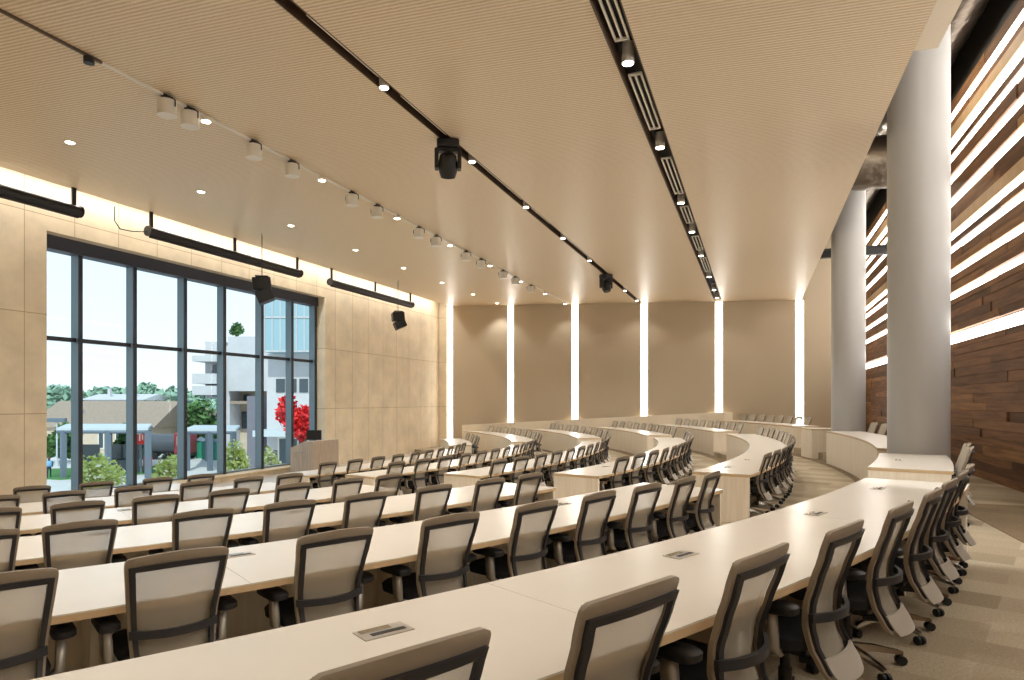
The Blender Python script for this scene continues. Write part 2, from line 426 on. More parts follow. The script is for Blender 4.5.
# columns
for i, y in enumerate((13.05, 22.19)):
    bm = B_(); cyl(bm, (2.6, y, lev(1)), (2.6, y, TOPZ), .465, n=64)
    tag(obj('column', bm, 'column', smooth=40), ('large round grey column nearest the camera behind the cream desk end', 'farther round grey column standing beside the fabric wall')[i], 'column', 'round grey columns')

# plenum: foil ducts, hanger rods, pipes
def duct(label, pts, r):
    bm = B_(); rings = []; rd = random.Random(len(label))
    for i in range(len(pts) - 1):
        pass
    a, b = Vector(pts[0]), Vector(pts[1]); n = int((b - a).length / .16)
    q = (b - a).to_track_quat('Z', 'Y')
    for i in range(n + 1):
        c = a.lerp(b, i / n)
        rings.append([c + q @ Vector((math.cos(t), math.sin(t), 0)) * r * (1 + rd.uniform(-.035, .035)) for t in [2 * PI * j / 40 for j in range(40)]])
    loft(bm, rings)
    tag(obj('duct', bm, 'foil'), label, 'duct', 'foil wrapped ducts above the ceiling edge')
duct('large silver foil wrapped duct above ceiling edge between the two columns', [(3.72, 14.2, EYE + 8.0), (3.72, 31.5, EYE + 8.0)], .58)
duct('silver foil wrapped duct above the timber wall at top right', [(3.7, 3, EYE + 8.7), (3.7, 13.2, EYE + 8.7)], .36)
duct('foil wrapped cross duct in front of the farther column top', [(1.98, 20.3, EYE + 6.45), (4.25, 20.3, EYE + 6.45)], .68)
rods = [(2.95, 12.0), (3.3, 10.2), (2.3, 15.4), (2.3, 19.5)]
for i, (x, y) in enumerate(rods):
    bm = B_(); cyl(bm, (x, y, EYE + (6.2 if i < 2 else 5.6)), (x, y, TOPZ), .035, n=10); cyl(bm, (x, y, EYE + (6.2 if i < 2 else 5.6)), (x, y, EYE + (6.35 if i < 2 else 5.75)), .07, n=10)
    tag(obj('hanger_rod', bm, 'black_metal', smooth=40), ['dark hanger rod above the sloping ceiling edge before the nearest column', 'dark hanger rod in the plenum nearest the timber wall', 'dark hanger rod left of the nearest column top', 'dark hanger rod close to the farther column top'][i], 'rod', 'hanger rods in the plenum')
bm = B_(); cyl(bm, (3.1, 11.5, EYE + 6.4), (4.3, 6.5, EYE + 8.6), .03, n=8)
tag(obj('conduit_pipe', bm, 'pipe', smooth=40), 'thin slanting conduit pipe in the dark plenum above the timber wall', 'pipe')
bm = B_(); boxb(bm, 1.9, EX, 26.5, 26.75, EYE + 5.2, EYE + 5.45); boxb(bm, 1.9, EX, 26.45, 26.8, EYE + 5.45, EYE + 5.5)
tag(obj('steel_beam', bm, 'black_metal'), 'dark cross beam above the far right fabric panel behind the column', 'beam')

# ================================================================ DESKS
rows_a_end = [None, -17.2, -18.0, -18.4, -20.4, -21.0, -22.6]
rows_b_end = [None, 13.2, 14.1, 14.6, 14.7, 15.6, 14.8]
rows_a_start = [None, -35.5, -37.0, -38.5, -40.0, -41.5, -42.0]
rows_c_end = [None, 31.0, 34.2, 38.1, 43.3, 50.4, 38.0]
ROWN = [None, 'first', 'second', 'third', 'fourth', 'fifth', 'sixth']

def desk(k, a0, a1, label, ends=(True, True), boxes=(), depth=None, r0=None):
    depth = depth or (.95 if k == 1 else DEPTH)
    z = lev(k); r0 = r0 or RIN[k]; r1 = r0 + depth
    zlow = lev(k + 1) if k < 6 else 0.0
    am = math.radians((a0 + a1) / 2)
    c = Vector((CEN[0] + (r0 + .5) * math.cos(am), CEN[1] + (r0 + .5) * math.sin(am), z))
    t = empty('curved_desk', c)
    tag(t, label, 'desk', 'curved tiered desks')
    off = -c
    def fin(name, bm, m_, bevel=0):
        bmesh.ops.translate(bm, verts=bm.verts, vec=off)
        o = obj(name, bm, m_, t, bevel); return o
    # worktop in lengths with hairline joints
    bm = B_(); n = max(1, round(math.radians(a1 - a0) * r1 / 3.2)); g = math.degrees(.002 / r1)
    for i in range(n):
        sector(bm, r0 - .026, r1, a0 + (a1 - a0) * i / n + g, a0 + (a1 - a0) * (i + 1) / n - g, z + DH - .008, z + DH)
    fin('worktop', bm, 'laminate')
    bm = B_(); sector(bm, r0 - .026, r1, a0, a1, z + DH - .045, z + DH - .0085); fin('worktop_edge', bm, 'maple')
    bm = B_(); n = max(1, round(math.radians(a1 - a0) * r0 / 1.6))
    for i in range(n):
        sector(bm, r0 - .024, r0 - .002, a0 + (a1 - a0) * i / n + g * .6, a0 + (a1 - a0) * (i + 1) / n - g * .6, zlow + .008, z + DH - .045)
    fin('front_panel', bm, 'veneer')
    w = math.degrees(.05 / r0)
    if ends[0]:
        bm = B_(); sector(bm, r0 - .001, r1 - .02, a0 + w * .05, a0 + w, z, z + DH - .045)
        if r0 < RIN[k]: sector(bm, r0 - .001, RIN[k] + .002, a0 + w * .05, a0 + w, zlow + .008, z)
        fin('end_panel', bm, 'veneer')
    if ends[1]:
        bm = B_(); sector(bm, r0 - .001, r1 - .02, a1 - w, a1 - w * .05, z, z + DH - .045)
        if r0 < RIN[k]: sector(bm, r0 - .001, RIN[k] + .002, a1 - w, a1 - w * .05, zlow + .008, z)
        fin('end_panel', bm, 'veneer')
    ns = int(math.radians(a1 - a0) * r0 / 2.6)
    for i in range(1, ns + 1):
        aa = a0 + (a1 - a0) * i / (ns + 1)
        bm = B_(); sector(bm, r0, r0 + .5, aa - w * .4, aa + w * .4, z, z + DH - .045); fin('support_panel', bm, 'veneer')
    for aa in boxes:
        e = math.degrees(.10 / r0); rm = r0 + .26
        bm = B_()
        sector(bm, rm - .055, rm + .055, aa - e, aa + e, z + DH, z + DH + .004)
        pb = fin('power_box', bm, 'cover')
        bm = B_(); sector(bm, rm - .045, rm - .012, aa - e * .85, aa + e * .4, z + DH + .004, z + DH + .007)
        bmesh.ops.translate(bm, verts=bm.verts, vec=off); obj('lid', bm, 'alu', pb)
        bm = B_(); sector(bm, rm + .005, rm + .03, aa - e * .6, aa + e * .8, z + DH + .004, z + DH + .006)
        bmesh.ops.translate(bm, verts=bm.verts, vec=off); obj('cable_slot', bm, 'black', pb)
    return t

for k in range(1, 7):
    bx = {1: (-30.83, -27.0, -23.05, -19.1), 2: (-30.3, -26.6, -22.9, -19.2), 3: (-31.5, -27), 4: (-30,)}.get(k, ())
    desk(k, rows_a_start[k], rows_a_end[k], 'long cream desk of the near block, %s row from the camera' % ROWN[k], (False, True), bx)
    cside = rows_c_end[k]
    if k == 1:
        desk(1, -14.3, -8.75, 'short cream desk end standing before the nearest round column', boxes=(-11.5,), depth=.92, r0=28.08)
        desk(1, -6.0, 9.0, 'curved cream desk between the two round columns', depth=.9, r0=28.08)
        desk(1, 12.1, 14.3, 'small cream end desk left of the farther column', depth=.9, r0=28.08)
        desk(1, 16.9, cside, 'farthest cream desk below the last glowing slots', depth=.88)
    else:
        b = rows_b_end[k]
        desk(k, -b, b, 'curved cream desk of the middle block, %s row from the camera' % ROWN[k], boxes=(-12.0, -8.5) if k == 2 else ((-11,) if k == 3 else ()), depth=.84)
        desk(k, -rows_a_end[k] if k != 2 else 18.2, cside, 'cream desk of the far block by knee wall, %s row outward to stage' % ROWN[k], depth=.88)

# ================================================================ CHAIRS
ZB, ZT = .28, .995
def prof(z):
    P_ = [(.28, -.325), (.34, -.283), (.43, -.235), (.53, -.215), (.63, -.222), (.75, -.258), (.87, -.300), (.995, -.338)]
    for (z0, y0), (z1, y1) in zip(P_, P_[1:]):
        if z <= z1:
            t = (z - z0) / (z1 - z0); t = t * t * (3 - 2 * t) * .35 + t * .65
            return y0 + (y1 - y0) * t
    return P_[-1][1]
def halfw(z):
    w = .205 + .052 * min(1, max(0, (z - .34) / .6)) ** 1.15
    for zc, s in ((ZT, -1), (ZB, 1)):
        rr = .028
        d = (z - (zc + s * rr)) * -s
        if d > 0: w -= rr - math.sqrt(max(0, rr * rr - min(d, rr) ** 2)) * 1.0
    return w
def bpt(u, z, dy=0):
    arch = .018 * (1 - u * u) * max(0, (z - .80) / .195)     # the top edge arches slightly
    return Vector((u * halfw(z), prof(z) + .04 * u * u + dy, z + arch))
def patch(bm, u0, u1, z0, z1, nu, nz, th, dy=0, mi=0, inset=None):
    """solid strip of the backrest between two side fractions and two heights"""
    F_, K, front = [], [], []
    for j in range(nz + 1):
        z = z0 + (z1 - z0) * j / nz
        a, b = (u0, u1) if inset is None else inset(z, u0, u1)
        F_.append([bm.verts.new(bpt(a + (b - a) * i / nu, z, dy + th / 2)) for i in range(nu + 1)])
        K.append([bm.verts.new(bpt(a + (b - a) * i / nu, z, dy - th / 2)) for i in range(nu + 1)])
    fs = []
    for j in range(nz):
        for i in range(nu):
            ff = bm.faces.new((F_[j][i], F_[j][i + 1], F_[j + 1][i + 1], F_[j + 1][i])); front.append(ff); fs.append(ff)
            fs.append(bm.faces.new((K[j][i + 1], K[j][i], K[j + 1][i], K[j + 1][i + 1])))
        fs.append(bm.faces.new((F_[j][0], F_[j + 1][0], K[j + 1][0], K[j][0])))
        fs.append(bm.faces.new((F_[j + 1][nu], F_[j][nu], K[j][nu], K[j + 1][nu])))
    for i in range(nu):
        fs.append(bm.faces.new((F_[0][i + 1], F_[0][i], K[0][i], K[0][i + 1])))
        fs.append(bm.faces.new((F_[nz][i], F_[nz][i + 1], K[nz][i + 1], K[nz][i])))
    for f in fs: f.smooth = False; f.material_index = mi
    return front

def rbox_ring(cx, cy, z, hx, hy, r, n=5):
    out = []
    for sx_, sy_, a0 in ((1, 1, 0), (-1, 1, 90), (-1, -1, 180), (1, -1, 270)):
        for i in range(n + 1):
            t = math.radians(a0 + 90 * i / n)
            out.append(Vector((cx + sx_ * (hx - r) + r * math.cos(t), cy + sy_ * (hy - r) + r * math.sin(t), z)))
    return out

def make_chair(lod):
    t = empty('mesh_office_chair')
    q = 1 if lod else 2
    bm = B_()
    patch(bm, -1, -.90, ZB + .01, ZT - .06, 1, 8 * q, .022); patch(bm, .90, 1, ZB + .01, ZT - .06, 1, 8 * q, .022)
    patch(bm, -1, 1, ZT - .062, ZT, 6 * q, 3 * q, .022)
    obj('back_frame', bm, 'shell', t, smooth=50)
    bm = B_()
    patch(bm, -.935, -.825, ZB + .03, ZT - .05, 1, 8 * q, .022, dy=-.016); patch(bm, .825, .935, ZB + .03, ZT - .05, 1, 8 * q, .022, dy=-.016)
    patch(bm, -.93, .93, ZT - .078, ZT - .05, 6 * q, 1, .022, dy=-.016)
    obj('inner_frame', bm, 'inner', t, smooth=50)
    bm = B_()
    for f in patch(bm, -.97, .97, ZB + .015, ZT - .008, 6 * q, 9 * q, .004, dy=.015): f.material_index = 1
    obj('back_mesh', bm, ['net', 'net_front'], t, smooth=60)
    # lumbar strap bowed out behind the mesh
    bm = B_(); rings = []
    for i in range(9):
        u = -1.0 + 2.0 * i / 8
        c = bpt(u, .57, -.03 - .04 * (1 - u * u))
        rings.append([c + Vector((0, .011, -.021)), c + Vector((0, -.011, -.021)), c + Vector((0, -.011, .021)), c + Vector((0, .011, .021))])
    loft(bm, rings); obj('lumbar_strap', bm, 'inner', t, smooth=50)
    bm = B_(); patch(bm, -.9, .9, ZB - .005, ZB + .10, 6 * q, 3, .014, dy=-.026); obj('lower_cover', bm, 'cover', t, smooth=50)
    # seat cushion
    bm = B_()
    loft(bm, [rbox_ring(0, .055, .385, .20, .20, .08), rbox_ring(0, .055, .40, .245, .235, .10), rbox_ring(0, .055, .45, .25, .24, .10), rbox_ring(0, .055, .468, .235, .225, .10), rbox_ring(0, .055, .472, .16, .15, .08)])
    obj('seat', bm, 'seat', t, smooth=50)
    bm = B_(); box(bm, (0, -.02, .36), (.20, .24, .06)); box(bm, (0, -.19, .345), (.30, .06, .03))
    for s in (-1, 1): box(bm, (s * .15, -.20, .35), (.03, .14, .035), rx=-.1)
    obj('tilt_mechanism', bm, 'black', t, bevel=.006)
    for s in (-1, 1):
        bm = B_(); loft(bm, [rbox_ring(s * .30, -.03, z, .054 * f, .15 * f, .045 * f, 4) for z, f in ((.592, .88), (.602, 1), (.63, 1), (.642, .84))])
        ar = obj('armrest', bm, 'black', t, smooth=50)
        bm = B_()
        loft(bm, [[Vector((s * x + dx, y + dy, z)) for dx, dy in ((-.02, -.032), (.02, -.032), (.02, .032), (-.02, .032))] for x, y, z in ((.12, -.05, .365), (.24, -.05, .365), (.29, -.05, .41), (.30, -.04, .605))])
        obj('arm_post', bm, 'post', ar)
    bm = B_(); cyl(bm, (0, 0, .10), (0, 0, .34), .026, n=14); cyl(bm, (0, 0, .08), (0, 0, .22), .034, n=14); obj('gas_column', bm, 'black', t, smooth=40)
    bm = B_()
    cyl(bm, (0, 0, .075), (0, 0, .125), .05, .042, n=18)
    cast = B_() if lod else None
    for i in range(5):
        an = 2 * PI * i / 5 + .3; d = Vector((math.cos(an), math.sin(an), 0)); n_ = Vector((-d.y, d.x, 0))
        rings = []
        for rr, z, w, h in ((.03, .10, .026, .026), (.16, .098, .021, .019), (.30, .078, .015, .012), (.325, .072, .013, .009)):
            c = d * rr + Vector((0, 0, z))
            rings.append([c - n_ * w - Vector((0, 0, h)), c + n_ * w - Vector((0, 0, h)), c + n_ * w * .7 + Vector((0, 0, h)), c - n_ * w * .7 + Vector((0, 0, h))])
        loft(bm, rings)
        cb_ = cast if lod else B_()
        c = d * .315
        for s in (-1, 1):
            cyl(cb_, c + n_ * s * .008 + Vector((0, 0, .03)), c + n_ * s * .026 + Vector((0, 0, .03)), .029, n=14)
        cyl(cb_, c + Vector((0, 0, .03)), c + Vector((0, 0, .075)), .008, n=8)
        if not lod: obj('caster', cb_, 'black', t, smooth=40)
    b = obj('star_base', bm, 'alu', t, smooth=40)
    if lod:
        obj('casters', cast, 'black', b, smooth=40); 
    return t
HI = make_chair(False); LO = make_chair(True)
used = {'HI': False, 'LO': False}
def place_chair(k, a, off, label, lod, jit=0):
    key = 'LO' if lod else 'HI'; src = LO if lod else HI
    o = src if not used[key] else copy_tree(src)
    used[key] = True
    x, y = pol(RIN[k] + off, a)
    o.location = (x, y, lev(k))
    o.rotation_euler = (0, 0, math.radians(a) + PI / 2 + jit)   # faces the centre of the arcs
    tag(o, label, 'chair', 'mesh office chairs along the curved desks')
rj = random.Random(11)
A_angles = {
    1: [-31.6, -29.98, -28.4, -26.75, -25.0, -23.4, -21.9, -20.4, -19.0],
    2: [-33.3, -31.58, -29.66, -27.76, -25.94, -24.2, -22.49, -20.85, -19.4],
    3: [-33.65, -32.13, -29.97, -28.13, -26.22, -24.1, -22.02, -20.2],
    4: [-33.6, -31.66, -29.65, -27.5, -25.3, -23.1, -21.2],
    5: [-33.7, -31.5, -28.98, -26.45, -24.05, -21.9],
    6: [-34.9, -32.35, -29.3, -26.08, -23.5]}
for k, an in A_angles.items():
    for i, a in enumerate(an):
        n = len(an) - i
        pos = 'aisle end chair' if n == 1 else ORD[n - 1] + ' chair from the aisle'
        lab = 'taupe mesh chair, %s, near block desk of %s row from camera' % (pos.replace(' chair', ''), ROWN[k])
        place_chair(k, a, .88 if k > 1 else (.80, .80, .80, .80, .79, .77, .74, .72, .70)[i], lab, k > 3, .06 + rj.uniform(-.035, .035))
def spread(a0, a1, n): return [a0 + (a1 - a0) * i / (n - 1) for i in range(n)]
B_angles = {1: [], 2: spread(-12.3, 12.3, 15), 3: spread(-12.7, 12.7, 14), 4: spread(-13.3, 13.3, 13), 5: spread(-13.9, 13.9, 12), 6: spread(-13.0, 13.0, 10)}
for k in range(2, 7):
    for i, a in enumerate(B_angles[k]):
        lab = 'taupe mesh chair, %s from near aisle, middle curved desk of %s row from camera' % (ORD[i], ROWN[k])
        place_chair(k, a, .61, lab, not (k == 2 and i < 5), rj.uniform(-.06, .06))
for i, a in enumerate((-13.3, -11.6)):
    place_chair(1, a, .62, 'taupe mesh chair at the desk end before the nearest column, %s from aisle' % ORD[i], False, rj.uniform(-.06, .06))
for i, a in enumerate(spread(-3.6, 7.6, 7)):
    place_chair(1, a, .58, 'taupe mesh chair at the desk between the round columns, %s from nearest column' % ORD[i], True, rj.uniform(-.06, .06))
C_angles = {1: spread(20.0, 30.6, 8), 2: spread(19.6, 33.0, 9), 3: spread(20.2, 37.3, 10), 4: spread(22.0, 42, 9), 5: spread(23, 47.5, 10), 6: spread(25.5, 36.5, 4)}
for k, an in C_angles.items():
    for i, a in enumerate(an):
        place_chair(k, a, .85, 'taupe mesh chair, %s from far aisle, far block desk of %s row from timber wall' % (ORD[i], ROWN[k]), True, rj.uniform(-.05, .05))

# ================================================================ STAGE FURNITURE
t = empty('podium', (-14.95, 20.1, 0)); tag(t, 'grey ash veneer lectern podium standing before the far window end', 'podium')
bm = B_()   # body with sloping shoulder towards the window
pr = [(-.45, 0), (.45, 0), (.45, 1.19), (.18, 1.19), (-.45, .95)]
lo = [bm.verts.new((x, -.8, z)) for x, z in pr]; hi = [bm.verts.new((x, .8, z)) for x, z in pr]
for i in range(5): bm.faces.new((lo[i], lo[(i + 1) % 5], hi[(i + 1) % 5], hi[i]))
bm.faces.new(lo[::-1]); bm.faces.new(hi); obj('body', bm, 'podium', t, bevel=.008)
bm = B_(); boxb(bm, -.33, .36, -.815, -.8, .62, .86); dr = obj('drawer', bm, 'podium', t, bevel=.004)
bm = B_(); cyl(bm, (-.22, -.845, .82), (.22, -.845, .82), .012, n=10); [cyl(bm, (s * .2, -.845, .82), (s * .2, -.81, .82), .01, n=8) for s in (-1, 1)]; obj('handle', bm, 'alu', dr, smooth=40)
bm = B_(); boxb(bm, .45, .462, -.78, .78, .06, 1.15); obj('front_panel', bm, 'podium', t, bevel=.004)
t = empty('monitor', (-15.15, 20.3, 1.06)); tag(t, 'black computer monitor standing on top of the podium', 'monitor')
bm = B_(); box(bm, (0, 0, .30), (.55, .05, .36), rz=.35); obj('screen', bm, 'black', t, bevel=.01)
bm = B_(); box(bm, (0, 0, .01), (.24, .2, .02)); box(bm, (0, .03, .1), (.05, .03, .18)); obj('stand', bm, 'black', t, bevel=.004)

# ================================================================ CEILING FIXTURES
# roller screen casings below the ceiling at the window wall
for i, (p0, p1, lab) in enumerate(((-60, 80, 'long black roller screen casing at left edge before the window wall'), (148, 300, 'longest black roller screen casing hanging in front of the window head'), (330, 412, 'black roller screen casing on the wall right of the window'))):
    x = -15.2; y0, y1 = x / tan_at(p0), x / tan_at(p1); z = EYE + 4.53
    if p0 < 0: y0 = 5.0
    t = empty('roller_screen', (x, (y0 + y1) / 2, z)); tag(t, lab, 'roller screen', 'black roller screen casings')
    hl = (y1 - y0) / 2
    bm = B_()
    rings = [[Vector((.12 * math.cos(a), yy, .12 * math.sin(a))) for a in [2 * PI * j / 20 for j in range(20)]] for yy in (-hl, hl)]
    loft(bm, rings); obj('casing', bm, 'black_metal', t, smooth=40)
    bm = B_(); boxb(bm, -.03, .05, -hl + .05, hl - .05, -.17, -.11); obj('hem_bar', bm, 'black', t, bevel=.01)
    for yy in (-hl, hl):
        bm = B_(); cyl(bm, (0, yy - .02, 0), (0, yy + .02, 0), .14, n=20); obj('end_cap', bm, 'black', t, smooth=40)
    for yy in (-hl + .1, 0, hl - .15):
        bm = B_(); boxb(bm, -.02, .02, yy - .05, yy + .05, .1, ceil_h(x) - z - .002); obj('bracket', bm, 'black_metal', t)
    if i == 1:
        bm = B_(); pts = [Vector((-.1, -hl - .9, .42)), Vector((-.1, -hl - .9, .05)), Vector((-.1, -hl - .75, -.12)), Vector((-.1, -hl - .4, -.1)), Vector((-.05, -hl - .02, -.02))]
        for a, b in zip(pts, pts[1:]): cyl(bm, a, b, .014, n=8)
        obj('cable', bm, 'black', t, smooth=40)

# loudspeakers on thin wires
def speaker(px, x, h, lab, sc=1.0, yaw=0):
    y = x / tan_at(px); t = empty('loudspeaker', (x, y, EYE + h), yaw)
    tag(t, lab, 'loudspeaker', 'black hanging loudspeakers')
    bm = B_(); box(bm, (0, 0, .12 * sc), (.5 * sc, .42 * sc, .30 * sc), rx=.08); obj('cabinet', bm, 'black', t, bevel=.03)
    bm = B_(); box(bm, (0, .07 * sc, -.16 * sc), (.5 * sc, .40 * sc, .28 * sc), rx=.42); obj('lower_cabinet', bm, 'black', t, bevel=.03)
    bm = B_(); box(bm, (0, .0, .30 * sc), (.4 * sc, .3 * sc, .03)); obj('rigging_frame', bm, 'black_metal', t)
    for dx in (-.15, .15):
        bm = B_(); cyl(bm, (dx * sc, 0, .3 * sc), (dx * sc, 0, ceil_h(x) - EYE - h), .006, n=6); obj('suspension_wire', bm, 'black_metal', t)
speaker(262, -14.0, 3.36, 'black two box loudspeaker hanging in front of the window glass', 1.25, -.9)
speaker(398, -14.0, 3.37, 'black loudspeaker hanging before the beige wall right of window', 1.15, -.9)

def spot(loc, energy, angle=110, blend=.6, size=.05, colr=(1, 1, .98)):
    d = bpy.data.lights.new('spot', 'SPOT'); d.energy = energy; d.spot_size = math.radians(angle); d.spot_blend = blend; d.shadow_soft_size = size; d.color = colr
    o = bpy.data.objects.new('spot', d); col.objects.link(o); o.location = loc; return o

SPOT_W = 235
# thin track with white lanterns (left)
XA = -8.78
t = empty('lighting_track', (XA, 15.5, ceil_h(XA))); tag(t, 'thin straight lighting track with white lanterns across the left ceiling', 'track')
bm = B_(); boxb(bm, -.02, .02, -15.5, 6.9 - 15.5, -.035, 0); obj('track_rail', bm, 'slot_side', t)
bm = B_(); boxb(bm, -.02, .02, 6.9 - 15.5, 32.1 - 15.5, -.035, 0); obj('track_rail', bm, 'white_metal', t)
def lantern(px, i):
    y = XA / tan_at(px); z = ceil_h(XA)
    t = empty('track_lantern', (XA, y, z)); tag(t, 'white drum track lantern, %s along the left ceiling track from the camera' % ORD[i], 'lantern', 'white drum lanterns on the left track')
    bm = B_(); cyl(bm, (0, 0, -.31), (0, 0, -.09), .135, .145, n=24); cyl(bm, (0, 0, -.325), (0, 0, -.305), .145, n=24)
    obj('drum', bm, 'white_metal', t, smooth=40)
    bm = B_()
    pts = [Vector((-.17, 0, -.2)), Vector((-.17, 0, -.1)), Vector((-.10, 0, -.055)), Vector((.10, 0, -.055)), Vector((.17, 0, -.1)), Vector((.17, 0, -.2))]
    for a, b in zip(pts, pts[1:]): cyl(bm, a, b, .010, n=8)
    cyl(bm, (0, 0, -.06), (0, 0, -.03), .04, n=12)
    obj('yoke', bm, 'black_metal', t, smooth=40)
    bm = B_(); boxb(bm, -.03, .03, -.09, .09, -.06, -.001); obj('track_adapter', bm, 'black', t)
for i, px in enumerate((167, 190, 254, 292, 352, 377, 419, 436, 466, 481, 503, 515, 531)): lantern(px, i)
def can(x, px, i, lab, grp, drop=.05, length=.2, r=.07, tilt=0, e=SPOT_W, recess=0):
    y = x / tan_at(px); z = ceil_h(x) + recess
    t = empty('can_light', (x, y, z)); tag(t, lab, 'spotlight', grp)
    bm = B_(); cyl(bm, (0, 0, -drop - length), (0, 0, -drop), r, n=20); obj('can', bm, 'white_metal', t, smooth=40)
    bm = B_(); cyl(bm, (0, 0, -drop), (0, 0, 0), .02, n=10); obj('stem', bm, 'black_metal', t, smooth=40)
    bm = B_(); cyl(bm, (0, 0, -drop - length - .008), (0, 0, -drop - length + .004), r * .86, n=20); obj('lens', bm, 'glow_lamp', t, smooth=40)
    spot((x, y, z - drop - length - .03), e * (.3 if y > 28.5 else 1), size=r)
for i, px in enumerate((206, 322, 397, 450, 490, 521, 545, 565)):
    can(XA, px, i, 'lit white spotlight, %s along the left lantern track from the camera' % ORD[i], 'lit spotlights on the left track', .03, .07, .085, e=SPOT_W)
bm = B_(); yy = XA / tan_at(89); cyl(bm, (XA, yy, ceil_h(XA) - .12), (XA, yy, ceil_h(XA) - .035), .07, n=16)
tag(obj('track_plug', bm, 'black', smooth=40), 'small black plug hanging on the left ceiling track near top left', 'plug')

# recessed slots with air diffusers and cans
def slot(x, hw, label, diffs, double):
    z = ceil_h(x); dp = .26
    t = empty('ceiling_slot', (x, 15.8, z)); tag(t, label, 'ceiling slot', 'recessed dark ceiling slots')
    bm = B_(); boxb(bm, -hw, hw, YN - 15.8, YB - .2 - 15.8, dp, dp + .03); obj('slot_back', bm, 'dark', t)
    for s in (-1, 1):
        bm = B_(); boxb(bm, s * hw, s * (hw - .015), YN - 15.8, YB - .2 - 15.8, -.01, dp); obj('slot_side', bm, 'slot_side', t)
    for p0, p1 in diffs:
        y0, y1 = x / tan_at(p0) - 15.8, x / tan_at(p1) - 15.8
        bm = B_(); zz = .03 if not double else .06
        xs = (-.085, 0, .085) if double else (.035, .075)
        for xx in xs: boxb(bm, xx - .014, xx + .014, y0, y1, zz, zz + .03)
        for yy in (y0, y1): boxb(bm, xs[0] - .014, xs[-1] + .014, yy - .02, yy + .02, zz, zz + .03)
        obj('air_diffuser', bm, 'diffuser', t)
    return t
slot(SB, SBW, 'narrow dark recessed ceiling slot with spotlights in the middle of ceiling', ((306, 376), (400, 444), (474, 520), (530, 548), (566, 586)), False)
slot(SCX, SCW, 'wide dark recessed ceiling slot with white air diffusers on the right', ((560, 622), (635, 655), (666, 679), (684, 690), (695, 700), (703, 708)), True)
for i, px in enumerate((384, 472, 526, 563, 589.5, 625, 637)):
    can(SB, px, i, 'lit white spotlight, %s along the narrow middle ceiling slot from the camera' % ORD[i], 'lit spotlights in the middle slot', .02, .27, .075, recess=.255)
for i, px in enumerate((628, 660, 681, 692, 701, 709, 714, 717)):
    can(SCX, px, i, 'lit white spotlight, %s along the wide right ceiling slot from the camera' % ORD[i], 'lit spotlights in the right slot', .02, .27, .085, recess=.255, e=SPOT_W * (.7, .9, 1.5, 1.5, 1.4, 1.2, 1, 1)[i])

# more lamps of the same runs nearer than the picture's edge
for x, yy in ((XA, (1.5, 4.3, 7.0)), (SB, (.8, 2.9, 5.0, 7.1)), (SCX, (5.0,))):
    for y in yy: spot((x, y, ceil_h(x) - .35), SPOT_W * .75, size=.08)
# moving head lights
def moving_head(px, lab, yaw, pitch):
    x = SB; y = x / tan_at(px); t = empty('moving_head_light', (x, y, ceil_h(x)), yaw); tag(t, lab, 'stage light', 'black moving head lights')
    bm = B_(); box(bm, (0, 0, -.10), (.40, .34, .15)); obj('base', bm, 'black', t, bevel=.03)
    bm = B_(); cyl(bm, (0, 0, -.2), (0, 0, -.16), .1, n=16)
    for s in (-1, 1): box(bm, (s * .205, 0, -.36), (.075, .2, .36))
    box(bm, (0, 0, -.2), (.45, .2, .06)); obj('yoke', bm, 'black', t, bevel=.02)
    bm = B_(); mt = Matrix.Translation((0, 0, -.45)) @ Matrix.Rotation(pitch, 4, 'X')
    rings = [[mt @ Vector((r * math.cos(a), r * math.sin(a), z)) for a in [2 * PI * j / 20 for j in range(20)]] for z, r in ((.2, .09), (.16, .15), (0, .175), (-.12, .165), (-.2, .14), (-.23, .13))]
    loft(bm, rings); hd = obj('head', bm, 'black', t, smooth=50)
    bm = B_(); cyl(bm, mt @ Vector((0, 0, -.225)), mt @ Vector((0, 0, -.24)), .095, n=20); obj('lens', bm, 'window_dark', hd, smooth=40)
moving_head(448, 'black moving head stage light hanging nearest the camera', .45, .5)
moving_head(606, 'small far black moving head stage light near the far wall', .9, -.3)

# small recessed downlights
dl = [(70, 144), (201, 192), (291, 225), (355.5, 250.5), (403.5, 268), (442, 282), (473, 293.5), (497, 303)]
xs = []
for px, py in dl:
    X = (px - CX) / F; dx, dy, up = X * ca - sa, X * sa + ca, (HY - py) / F
    s = H0 / (up + HT * dx); xs.append((s * dx, s * dy))
mx_ = sum(p[0] for p in xs) / len(xs)
for i, (x, y) in enumerate(xs):
    x = mx_; y = x / tan_at(dl[i][0]); z = ceil_h(x)
    t = empty('downlight', (x, y, z)); tag(t, 'small round recessed downlight, %s of the left row from the camera' % ORD[i], 'downlight', 'recessed downlights in the left ceiling')
    bm = B_(); cyl(bm, (0, 0, -.012), (0, 0, .0), .10, n=24); obj('trim_ring', bm, 'white_metal', t, smooth=40)
    bm = B_(); cyl(bm, (0, 0, -.016), (0, 0, -.011), .078, n=24); obj('lens', bm, 'glow_lamp', t, smooth=40)
    spot((x, y, z - .05), SPOT_W * .6, size=.08)

